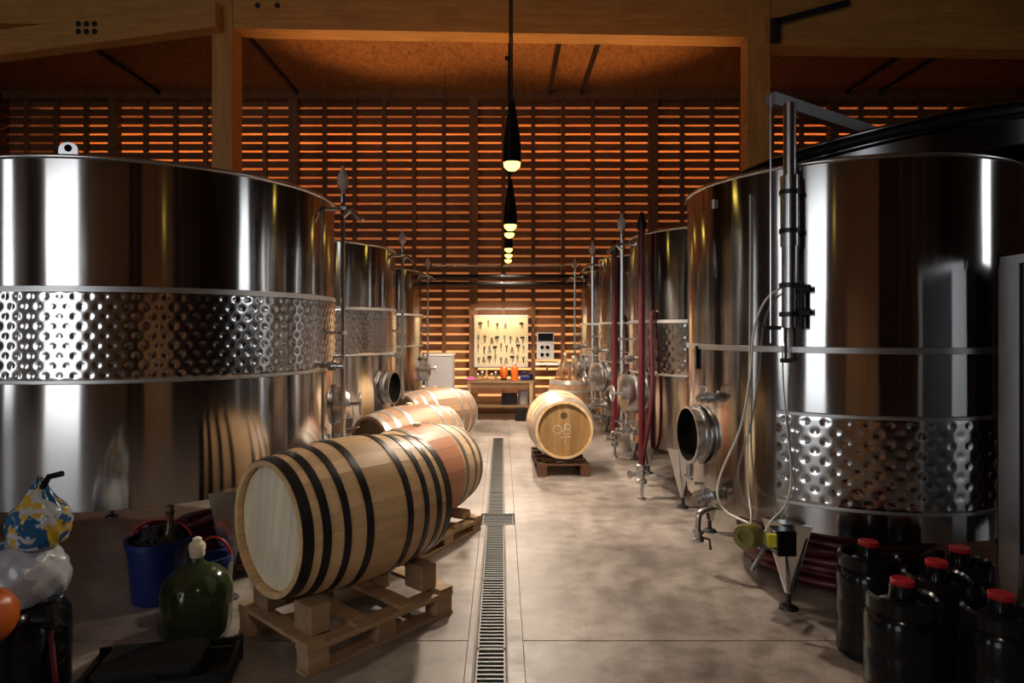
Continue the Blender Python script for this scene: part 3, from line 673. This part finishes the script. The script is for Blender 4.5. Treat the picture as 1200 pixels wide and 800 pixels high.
# third and fourth
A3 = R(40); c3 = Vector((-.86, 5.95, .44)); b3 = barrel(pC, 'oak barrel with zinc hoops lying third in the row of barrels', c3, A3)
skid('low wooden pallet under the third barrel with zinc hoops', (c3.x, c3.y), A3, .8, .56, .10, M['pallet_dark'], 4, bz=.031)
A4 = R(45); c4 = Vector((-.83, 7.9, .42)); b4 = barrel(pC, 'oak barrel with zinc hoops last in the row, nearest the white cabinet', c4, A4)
skid('low wooden pallet under the barrel nearest the white cabinet', (c4.x, c4.y), A4, .8, .56, .08, M['pallet_dark'], 4, bz=.031)
# far barrel on the right
A5 = R(-1.5); c5 = Vector((.615, 6.42+.465, .475)); b5 = barrel(pD, 'oak barrel with chalk marks on its amber head, alone on a dark pallet', c5, A5, bung=False)
skid('dark stained pallet under the lone barrel with chalk marks', (c5.x, c5.y+.05), A5, .98, .52, .13, M['pallet_dark'], 5, bz=.046)
hx = -.465+.045-.012
def circ(cy, cz, ry, rz, a0=0, a1=2*PI, n=18): return [(hx, cy+ry*math.cos(a0+(a1-a0)*k/n), cz+rz*math.sin(a0+(a1-a0)*k/n)) for k in range(n+1)]
cm = G().tube(circ(.065, .0, .042, .042), .0028, 5).tube(circ(-.035, .03, .032, .026), .0028, 5).tube(circ(-.03, -.022, .038, .028), .0028, 5).tube([(hx, .03, .02), (hx, .0, -.03), (hx, -.02, .05)], .0028, 5)
cm.tube([(hx, -.07, -.075), (hx, .03, -.08)], .003, 5).tube([(hx, -.01, -.09), (hx, -.012, -.16)], .003, 5)
part('chalk_mark', cm, M['chalk'], b5)
part('bung_stain', G().lathe([(0, 0), (.035, 0), (.035, .004), (0, .004)], 16, axisM((hx+.004, 0, .14), (-1, 0, 0))), M['oak_dark'], b5)
# upright tub
pE = barrel_proto(.77, .27, .31, [(.04, .05), (.2, .035), (.8, .035), (.96, .05)], M['oak_old'], M['oak_old'], M['hoop_zinc'])
t5 = barrel(pE, 'short oak tub standing upright behind the lone barrel', (P(667, 0, 9.1).x, 9.1, .385), 0, bung=False, upright=True)

# ------------------------------------------------------------------ work corner at the back wall
TB = 10.35
tb = thing('work_table', 'low wooden work table under the tool board', 'table', (P(586, 0, TB).x, TB, 0))
tw = (P(624, 0, TB).x-P(547, 0, TB).x)/2; TH = .645
part('table_top', G().box(-tw, tw, -.05, .5, TH-.035, TH), M['bench'], tb)
part('apron', G().box(-tw+.05, tw-.05, -.03, -.01, TH-.11, TH-.035), M['bench'], tb)
for sx in (-1, 1):
    for yy in (-.02, .45): part('leg', G().box(sx*(tw-.03)-.028, sx*(tw-.03)+.028, yy-.028, yy+.028, 0, TH-.035), M['pallet'], tb)
part('shelf', G().box(-tw+.03, tw-.03, -.02, .46, .22, .245), M['bench'], tb)
def box_item(name, px0, px1, zt, zb, d, dep, m, label, cat, bev=.01):
    x0, x1 = P(px0, 0, d).x, P(px1, 0, d).x
    return tag(part(name, G().box(-(x1-x0)/2, (x1-x0)/2, 0, dep, 0, zt-zb), m, bevel=bev, loc=((x0+x1)/2, d, zb)), label, cat)
box_item('tool_box', 588, 606, .44, .245, TB+.05, .3, M['black'], 'black box on the shelf of the work table', 'box')
t = thing('waste_bucket', 'grey bucket on the shelf of the work table', 'bucket', (P(613.6, 0, TB).x, TB+.2, .245))
part('body', G().lathe([(0, 0), (.07, 0), (.095, .22), (.085, .22), (.062, .01), (0, .01)], 20), M['grey'], t)
box_item('floor_cabinet', 604, 616, .22, .0, TB-.08, .25, M['black'], 'black cabinet standing on the floor under the work table', 'cabinet')
def bottle(px, h, r, m, label, mcap, group=None):
    t = thing('spray_bottle', label, 'bottle', (P(px, 0, TB+.08).x, TB+.08, TH), 0, group)
    part('body', G().lathe([(0, 0), (r, 0), (r, h*.68), (r*.8, h*.78), (r*.35, h*.84), (r*.35, h*.92), (0, h*.92)], 20), m, t)
    part('cap', G().lathe([(0, h), (r*.42, h), (r*.42, h*.89), (0, h*.89)], 14), mcap, t)
bottle(603, .29, .058, M['orange'], 'tall orange bottle with white cap on the work table', M['white'])
t = thing('orange_canister', 'round orange canister on the work table beside the tall bottle', 'canister', (P(590.5, 0, TB+.12).x, TB+.12, TH))
part('body', G().lathe([(0, 0), (.03, 0), (.06, .06), (.068, .13), (.055, .20), (.02, .24), (0, .24)], 20), M['orange'], t)
part('base_ring', G().lathe([(0, 0), (.045, 0), (.045, .03), (.03, .05)], 16), M['black'], t)
t = thing('power_tool', 'blue power tool on the work table beside the orange bottle', 'tool', (P(616, 0, TB+.06).x, TB+.06, TH))
part('body', G().box(-.09, .08, -.03, .06, .0, .075), M['blue'], t, bevel=.015); part('handle', G().tube(spline([(-.08, .01, .06), (-.05, .01, .12), (.03, .01, .12), (.07, .01, .06)], 5), .014, 8), M['blue'], t)
part('grip', G().box(.06, .12, -.02, .05, 0, .10), M['black'], t, bevel=.012)
tag(part('folded_cloth', G().box(-.075, .075, -.04, .05, 0, .035).box(-.05, .06, -.03, .045, .035, .06), M['pink'], bevel=.012, loc=(P(550.5, 0, TB).x, TB+.08, TH)), 'pink folded cloth on the end of the work table', 'cloth')
for i, px in enumerate((560, 565, 570.5, 576, 581)):
    h = .10+.035*((i*7) % 3); r_ = .026+.005*(i % 2)
    t = thing('glass_jar', 'small glass jar in the row on the work table', 'jar', (P(px, 0, TB+.1).x, TB+.06+.05*(i % 2), TH), 0, 'glass jars on the work table')
    part('body', G().lathe([(0, 0), (r_, 0), (r_, h*.7), (r_*.6, h*.85), (r_*.6, h), (r_*.5, h), (r_*.5, h*.86), (0, h*.3)], 14), M['clear'], t); part('lid', G().lathe([(0, h+.012), (r_*.68, h+.012), (r_*.68, h-.01), (0, h-.01)], 12), M['white'], t)
# tool board
BD = WALL_Y-.19
x0, x1 = P(557, 0, BD).x, P(617.5, 0, BD).x; zb_, zt_ = z_at(428, BD), z_at(371, BD)
bo = thing('tool_board', 'cream tool board with shadow lamp hung on the slatted wall', 'board', ((x0+x1)/2, BD, zb_))
hw = (x1-x0)/2; hb = zt_-zb_
part('panel', G().box(-hw, hw, 0, .03, 0, hb), M['board'], bo)
part('frame', G().box(-hw-.02, hw+.02, -.015, .03, hb, hb+.03).box(-hw-.02, hw+.02, -.015, .03, -.03, 0).box(-hw-.02, -hw, -.015, .03, 0, hb).box(hw, hw+.02, -.015, .03, 0, hb), M['grey'], bo)
lt = area('tool_board_lamp', ((x0+x1)/2, BD-.28, zt_+.10), (R(35), 0, 0), .8, .05, 9, (1, .80, .52))
sh = thing('board_lamp', 'slim strip lamp above the tool board', 'lamp', ((x0+x1)/2, BD-.30, zt_+.10))
part('housing', G().box(-.44, .44, -.03, .05, .012, .04), M['grey'], sh); part('arm', G().box(-.02, .02, 0, .45, .02, .035), M['grey'], sh)
TOOLC = [M['dark_steel'], M['steel'], M['hoop_rust'], M['galv'], M['bench'], M['olive']]
rows_ = [(.86, 6, .10, 'orange'), (.58, 8, .13, ''), (.38, 9, .13, ''), (.15, 9, .11, '')]
k = 0
for fr, nn, hl, _ in rows_:
    hl *= .72
    for i in range(nn):
        if (fr > .8 and i in (4,)): continue
        xx = (x0+x1)/2-hw+2*hw*(i+.6)/(nn+.2)+random.uniform(-.01, .01); zz = zb_+hb*fr+random.uniform(-.02, .02)
        kind = ['hammer', 'screwdriver', 'spanner', 'pliers'][k % 4]; k += 1
        t = thing(kind, {'hammer': 'small hammer hanging on the tool board', 'screwdriver': 'screwdriver with thick grip hanging on the tool board', 'spanner': 'steel spanner hanging on the tool board', 'pliers': 'pliers with spread grips hanging on the tool board'}[kind], 'tool', (xx, BD-.016, zz), 0, kind+'s on the tool board' if kind != 'pliers' else 'pliers on the tool board')
        if kind == 'hammer':
            part('handle', G().box(-.008, .008, -.008, .018, -hl, 0), M['bench'], t); part('head', G().box(-.04, .03, -.012, .018, -.005, .025), M['dark_steel'], t)
        elif kind == 'screwdriver':
            part('grip', G().lathe([(0, -.02), (.014, -.018), (.016, .03), (.010, .05), (0, .05)], 10), TOOLC[2+k % 3], t); part('blade', G().box(-.004, .004, -.004, .018, -hl, -.015), M['steel'], t)
        elif kind == 'spanner':
            part('shaft', G().box(-.007, .007, -.004, .018, -hl, 0).box(-.018, -.007, -.004, .018, -.005, .03).box(.007, .018, -.004, .018, -.005, .03).box(-.018, .018, -.004, .018, -.008, .005), M['dark_steel'], t)
        else:
            part('jaws', G().prism([(-.016, 0), (0, .045), (.016, 0)], -.018, .004, axisM((0, 0, 0), (0, -1, 0)) @ Matrix.Rotation(PI, 4, 'Z')), M['dark_steel'], t)
            part('grip', G().bar((0, 0, 0), (-.02, 0, -hl), .012, .02), TOOLC[2+k % 3], t); part('grip', G().bar((0, 0, 0), (.02, 0, -hl), .012, .02), TOOLC[2+k % 3], t)
# electrical panel + shelf
x0, x1 = P(629, 0, BD).x, P(649, 0, BD).x; ez0, ez1 = z_at(421, BD), z_at(389, BD)
ep = thing('socket_panel', 'grey electrical socket panel on the slatted wall beside the tool board', 'panel', ((x0+x1)/2, BD-.06, ez0))
hw = (x1-x0)/2; hb = ez1-ez0
part('box', G().box(-hw, hw, 0, .09, 0, hb), M['grey'], ep, bevel=.008)
part('breaker_window', G().box(-hw+.02, hw-.02, -.012, .01, hb*.68, hb*.95), M['black'], ep)
for i in range(2):
    for j in range(2): part('socket', G().lathe([(0, 0), (.032, 0), (.032, .02), (0, .02)], 14, axisM((-hw*.4+i*hw*.62, .005, hb*.18+j*hb*.27), (0, -1, 0))), M['black'], ep)
sf = thing('wall_shelf', 'narrow white shelf under the electrical socket panel', 'shelf', (P(641, 0, BD).x, BD-.16, z_at(427, BD)))
part('board', G().box(-.21, .21, -.05, .17, 0, .04), M['white'], sf); part('bracket', G().bar((0, .16, -.12), (0, 0, 0), .03, .02), M['grey'], sf)
# white cabinet behind the left row
cb = thing('white_cabinet', 'pale cabinet standing at the end of the left tank row', 'cabinet', (P(514, 0, 10.6).x, 10.6, 0))
part('body', G().box(-.23, .23, 0, .5, .05, z_at(417, 10.6)), M['grey'], cb, bevel=.008); part('top_edge', G().box(-.24, .24, -.01, .51, z_at(417, 10.6), z_at(417, 10.6)+.03), M['white'], cb)
for sx in (-.18, .18): part('foot', G().box(sx-.03, sx+.03, .05, .45, 0, .05), M['black'], cb)
# jars on the tub
for i, (px, h, r_) in enumerate(((655, .26, .055), (663, .38, .075), (671, .34, .07), (679, .24, .055))):
    t = thing('glass_flask', ('low clear flask on the oak tub, next to the tallest flask', 'tallest clear glass flask on the upright oak tub', 'second tallest clear glass flask on the upright oak tub', 'smallest clear glass flask on the upright oak tub')[i], 'flask', (P(px, 0, 9.1).x, 9.02+.125*(i % 2), .77-.036), 0, 'flasks on the oak tub')
    part('body', G().lathe([(0, 0), (r_, 0), (r_*1.05, h*.3), (r_*.7, h*.6), (r_*.28, h*.8), (r_*.28, h), (r_*.2, h), (r_*.2, h*.8), (r_*.6, h*.58), (r_*.95, h*.3), (r_*.9, .01), (0, .01)], 18), M['clear'], t)
    part('stopper', G().lathe([(0, h-.01), (r_*.26, h-.01), (r_*.34, h+.03), (0, h+.03)], 10), M['cork'], t)
# service pipes between the two tank rows
for (py, rr, m, lab) in ((323.5, .030, 'rubber', 'upper black service pipe spanning between the tank rows'), (332, .030, 'rubber', 'lower black service pipe spanning between the tank rows'), (311, .014, 'steel', 'thin steel pipe above the black service pipes')):
    p = P(505, py, 10.1); t = thing('service_pipe', lab, 'pipe', (0, 10.1, p.z))
    part('pipe', G().tube([(-1.252, 0, 0), (1.249, 0, 0)], rr, 12), M[m], t)
    for x in (-1.12, 0.0, 1.15): part('collar', G().tube([(x-.015, 0, 0), (x+.015, 0, 0)], rr+.012, 12), M['dark_steel'], t)
    if py == 311:
        for x in (-.9, .9): part('hanger', G().tube([(x, .034, -.30), (x, .034, CEIL-p.z)], .005, 6).tube([(x, 0, 0), (x, .034, 0)], .008, 6), M['dark_steel'], t)

# ------------------------------------------------------------------ kegs
def keg(loc, label, rz):
    t = thing('black_keg', label, 'keg', (loc[0], loc[1], 0), rz, 'black plastic kegs with red caps')
    r = .134; h = .52
    part('body', G().lathe([(0, 0), (r-.015, 0), (r, .015), (r, .12), (r-.0015, .125), (r, .13), (r, .25), (r-.0015, .255), (r, .26), (r, .36), (r-.006, .385), (r-.028, .415), (r-.06, .435), (.055, .445), (0, .445)], 40), M['black'], t)
    part('neck', G().lathe([(.052, .44), (.048, .45), (.046, h-.02), (0, h-.02)], 24), M['black'], t)
    part('cap', G().lathe([(0, h-.025), (.041, h-.025), (.043, h-.02), (.043, h-.003), (.039, h), (0, h-.002)], 24), M['red_cap'], t)
    part('handle_ring', G().lathe([(r-.02, .40), (r-.006, .405), (r-.006, .455), (r-.018, .465), (r-.026, .455), (r-.026, .41)], 36, closed=True, a0=.5, a1=2*PI-.5), M['black'], t)
for loc, lab, rz in (((1.69, 2.95), 'black plastic keg with red cap closest to the hoist tank leg', .4), ((1.565, 2.50), 'black plastic keg with red cap standing alone in front of the group', 2.2), ((1.835, 2.70), 'black plastic keg with red cap in the middle of the keg group', 4.), ((2.055, 2.87), 'black plastic keg with red cap against the steel bin leg', 1.), ((1.85, 2.37), 'black plastic keg with red cap on the aisle side of the steel bin', 5.)):
    keg(loc, lab, rz)
# steel bin at the right edge
sb = thing('steel_bin', 'tall stainless bin with corner legs beside the kegs', 'bin', (2.40, 2.30, 0))
for x, yy in ((0, .80), (0, 0), (.8, .80), (.8, 0)):
    dx = 1 if x == 0 else -1; dy = -1 if yy > .4 else 1
    lg = part('corner_leg', G().box(min(x, x+dx*.006), max(x, x+dx*.006), min(yy, yy+dy*.13), max(yy, yy+dy*.13), .36, 1.83).box(min(x, x+dx*.1), max(x, x+dx*.1), min(yy, yy+dy*.006), max(yy, yy+dy*.006), .36, 1.83), M['galv'], sb)
    part('tapered_foot', G().add([(x, yy, .36), (x, yy+dy*.13, .36), (x+dx*.1, yy, .36), (x+dx*.01, yy+dy*.06, 0), (x+dx*.01, yy+dy*.09, 0), (x+dx*.03, yy+dy*.06, 0)], [(0, 1, 4, 3), (0, 3, 5, 2), (1, 2, 5, 4), (0, 2, 1), (3, 4, 5)]), M['galv'], lg)
part('wall_panel', G().box(.012, .788, .012, .788, .45, 1.80), M['dark_steel'], sb)
part('top_frame', G().box(-.004, .804, -.004, .02, 1.80, 1.84).box(-.004, .804, .78, .804, 1.80, 1.84).box(-.004, .02, 0, .8, 1.80, 1.84).box(.78, .804, 0, .8, 1.80, 1.84), M['galv'], sb)

# ------------------------------------------------------------------ left front corner
p = P(227, 748, 3.09)
dj = thing('demijohn', 'green glass demijohn with cream stopper and foil', 'demijohn', (-1.485, 3.12, 0))
prof = [(0, .0), (.12, .0), (.148, .012), (.158, .05), (.163, .15), (.165, .22), (.158, .262), (.135, .300), (.095, .330), (.055, .348), (.034, .362), (.029, .39), (.029, .425), (.036, .43), (.036, .445), (.026, .445)]
inner = [(r_-.006 if r_ > .03 else r_-.005, z+.006 if z < .2 else z) for r_, z in prof[1:]][::-1]
part('bottle', G().lathe(prof+[(.022, .445), (.022, .40), (.03, .36), (.09, .324), (.13, .293), (.15, .258), (.157, .2), (.150, .05), (.14, .02), (0, .02)], 48), M['green_glass'], dj, 60)
part('wine', G().lathe([(0, .022), (.139, .022), (.149, .05), (.156, .19), (.156, .205), (0, .205)], 40), mat('dark_wine', (.004, .004, .003), .1), dj)
part('stopper', G().lathe([(0, .43), (.020, .43), (.024, .45), (.021, .475), (.010, .482), (0, .482)], 16), M['cork'], dj)
part('foil', G().lathe([(.0305, .385), (.034, .392), (.0385, .44), (.034, .452), (.024, .45)], 16), M['cork'], dj)
# demijohn/bottle behind: cork neck stands up from the bin
def bin_(loc, r, h, label, m):
    t = thing('plastic_bin', label, 'bin', (loc[0], loc[1], 0))
    part('body', G().lathe([(0, 0), (r*.82, 0), (r*.85, .01), (r, h-.03), (r+.012, h-.03), (r+.012, h), (r-.006, h), (r*.84, .014), (0, .014)], 36), m, t)
    part('bail_handle', G().tube([(r*math.cos(a), .02, h+.10*math.sin(a)-.01) for a in [PI*k/14 for k in range(15)]], .008, 8), M['red_cap'], t)
    return t
bn = bin_((-1.90, 3.56), .165, .34, 'blue plastic bin heaped with dark netting beside the demijohn', M['blue'])
bn2 = bin_((-1.525, 3.375), .085, .30, 'smaller blue bin with a thin handle behind the demijohn', M['blue'])
# netting heap: many thin strands
g = G(); rnd = random.Random(3)
for k in range(70):
    a = rnd.uniform(0, 2*PI); r0 = rnd.uniform(0, .12); pts = []
    for j in range(6):
        rr = min(.14, abs(r0+rnd.uniform(-.05, .05))); a += rnd.uniform(-.9, .9)
        qx, qy = rr*math.cos(a)-.07, rr*math.sin(a)+.03; ql = math.hypot(qx, qy) or 1e-6
        if ql < .066: rx, ry = .07+qx/ql*.066, -.03+qy/ql*.066
        else: rx, ry = qx+.07, qy-.03
        ql = math.hypot(rx, ry)
        if ql > .138: rx, ry = rx*.138/ql, ry*.138/ql
        pts.append((rx, ry, .29+.10*(1-(rr/.15)**2)+rnd.uniform(-.03, .015)))
    sp_ = []
    for q in spline(pts, 5):
        qx, qy = q.x-.07, q.y+.03; ql = math.hypot(qx, qy) or 1e-6
        if ql < .058: q.x, q.y = .07+qx/ql*.058, -.03+qy/ql*.058
        sp_.append(q)
    g.tube(sp_, .004, 4)
nt_ = part('netting', g, M['net'], None, 60, loc=(-1.90, 3.56, 0)); tag(nt_, 'dark tangle of netting heaped in the blue bin', 'netting', kind='stuff')
bt = thing('corked_bottle', 'brown corked bottle neck rising from the netting in the blue bin', 'bottle', (-1.83, 3.53, .05))
part('glass', G().lathe([(0, 0), (.045, 0), (.047, .25), (.02, .36), (.017, .42), (.022, .425), (.022, .44), (0, .44)], 18), mat('brown_glass', (.08, .05, .02), .1), bt); part('cork', G().lathe([(0, .43), (.016, .43), (.02, .47), (0, .475)], 12), M['oak_old'], bt)
pts = []
for k in range(60):
    a = 2*PI*k/20; pts.append((-1.78+.26*math.cos(a)*(1+.05*math.sin(k*.7)), 3.66+.22*math.sin(a), .365+.022*math.sin(k*.5)+.012*k/20))
pts = [Vector(q) for q in pts]
RIM = [(-1.90+.171*math.cos(R(q)), 3.56+.171*math.sin(R(q)), .362) for q in (138, 118, 98, 75, 50)]
hose('hose', [(-2.13, 3.70, .03), (-2.12, 3.70, .22), (-2.09, 3.70, .345)]+RIM+[(-1.70, 3.74, .40), (-1.60, 3.85, .378), (-1.48, 3.94, .372), (-1.455, 4.05, .372), (-1.55, 4.19, .372)], .022, 'wine red hose lying over the rear rim of the blue bin', 'red_hose')
tag(part('hose_coil', G().tube([(.27*math.cos(2*PI*k/24)*(1+.02*math.sin(k)), .22*math.sin(2*PI*k/24), .03+.05*k/24) for k in range(24*6)], .024, 8), M['red_hose'], None, 60, loc=(-1.72, 4.02, 0)), 'stack of wine red hose coils under the lugged tank', 'hose')
# dark crate lying flat
ck = thing('black_crate', 'flat black slatted crate lying on the floor in the shade', 'crate', (-1.43, 2.70, 0), R(12))
part('base', G().box(-.28, .28, -.16, .16, 0, .02), M['rubber'], ck)
for s_ in (-1, 1):
    for k in range(2):
        part('side_slat', G().box(-.28, .28, s_*.16-.008, s_*.16+.008, .025+k*.04, .055+k*.04), M['rubber'], ck)
        part('end_slat', G().box(s_*.28-.008, s_*.28+.008, -.16, .16, .025+k*.04, .055+k*.04), M['rubber'], ck)
    for x in (-.272, 0, .272): part('upright', G().box(x-.02, x+.02, s_*.15-.012, s_*.15+.012, .0, .105), M['rubber'], ck)
part('folded_liner', G().box(-.24, .16, -.13, .13, .02, .13), M['rubber'], ck, bevel=.02)
# drum with bags
dr = thing('black_drum', 'squat black drum with carry handles under the grey bag', 'drum', (-1.95, 2.60, 0))
part('body', G().lathe([(0, 0), (.15, 0), (.17, .03), (.175, .20), (.17, .335), (.14, .385), (0, .395)], 36), M['black'], dr)
part('handle', G().tube(spline([(.12, -.10, .345), (.20, -.12, .36), (.235, -.08, .32), (.16, -.04, .26)], 5), .010, 8), M['black'], dr)
part('valve', G().tube([(.12, -.10, .36), (.26, -.16, .38)], .014, 8).tube([(.22, -.15, .38), (.23, -.15, .46), (.27, -.17, .47)], .009, 8), M['dark_steel'], dr)
part('strap', G().tube(spline([(.16, -.06, .30), (.205, -.10, .14), (.205, -.07, .03), (.20, 0, .012), (.185, .06, .012)], 6), .010, 8), M['red_hose'], dr)
def bag(name, label, c, sx, sy, sz, m, seed, neck=None, flat=1.):
    rnd = random.Random(seed); ph = [rnd.uniform(0, 6) for _ in range(8)]
    vs = []; fs = []; n, k = 72, 40
    for i in range(k+1):
        v = i/k; ph_ = PI*v
        for j in range(n):
            a = 2*PI*j/n
            rr = math.sin(ph_)**.62; z = -math.cos(ph_)
            w = 1+.07*math.sin(3*a+ph[0]+4*v)+.05*abs(math.sin(3.5*a+ph[1]-7*v))+.05*abs(math.sin(6*a+ph[2]+11*v))-.04*abs(math.sin(4*a-13*v+ph[4]))
            zz = z*sz
            if neck and v > .72:
                q = (v-.72)/.28; zz += neck*q**2; rr = rr*(1-.55*q)+.05*q
            vs.append((sx*rr*w*math.cos(a)+(.03*max(0, v-.7) if neck else 0), sy*rr*w*math.sin(a), max(zz*(1+.04*math.sin(5*a+ph[3])), -flat)))
    for i in range(k):
        for j in range(n): fs.append((i*n+j, i*n+(j+1) % n, (i+1)*n+(j+1) % n, (i+1)*n+j))
    o = part(name, G().add(vs, fs), m, None, 50, loc=c); return tag(o, label, 'bag')
bag('plastic_bag', 'grey crumpled plastic bag draped over the black drum', (-1.96, 2.60, .50), .17, .16, .13, M['bag_grey'], 2, flat=.109)
b_ = bag('printed_bag', 'blue, yellow and white printed bag tied at the top on the grey bag', (-1.885, 2.60, .70), .110, .105, .105, M['bag_print'], 5, .09, flat=.078)
part('black_stick', G().tube([(.015, -.01, .14), (.06, -.02, .20), (.12, -.03, .215)], .012, 10), M['black'], b_)
part('tie', G().lathe([(.03, .10), (.038, .105), (.038, .12), (.03, .125)], 14, Matrix.Translation((.012, 0, 0)), closed=True), M['pink'], b_)
fl_ = thing('orange_float', 'round orange plastic ball beside the black drum', 'ball', (-1.86, 2.30, 0))
part('ball', G().lathe([(0, .355)]+[(.105*math.sin(PI*k/12), .46-.105*math.cos(PI*k/12)) for k in range(1, 12)]+[(0, .565)], 28), M['orange'], fl_, 60)
part('stand', G().lathe([(0, 0), (.09, 0), (.09, .02), (.03, .05), (.03, .34), (.06, .385), (0, .38)], 20), M['black'], fl_)
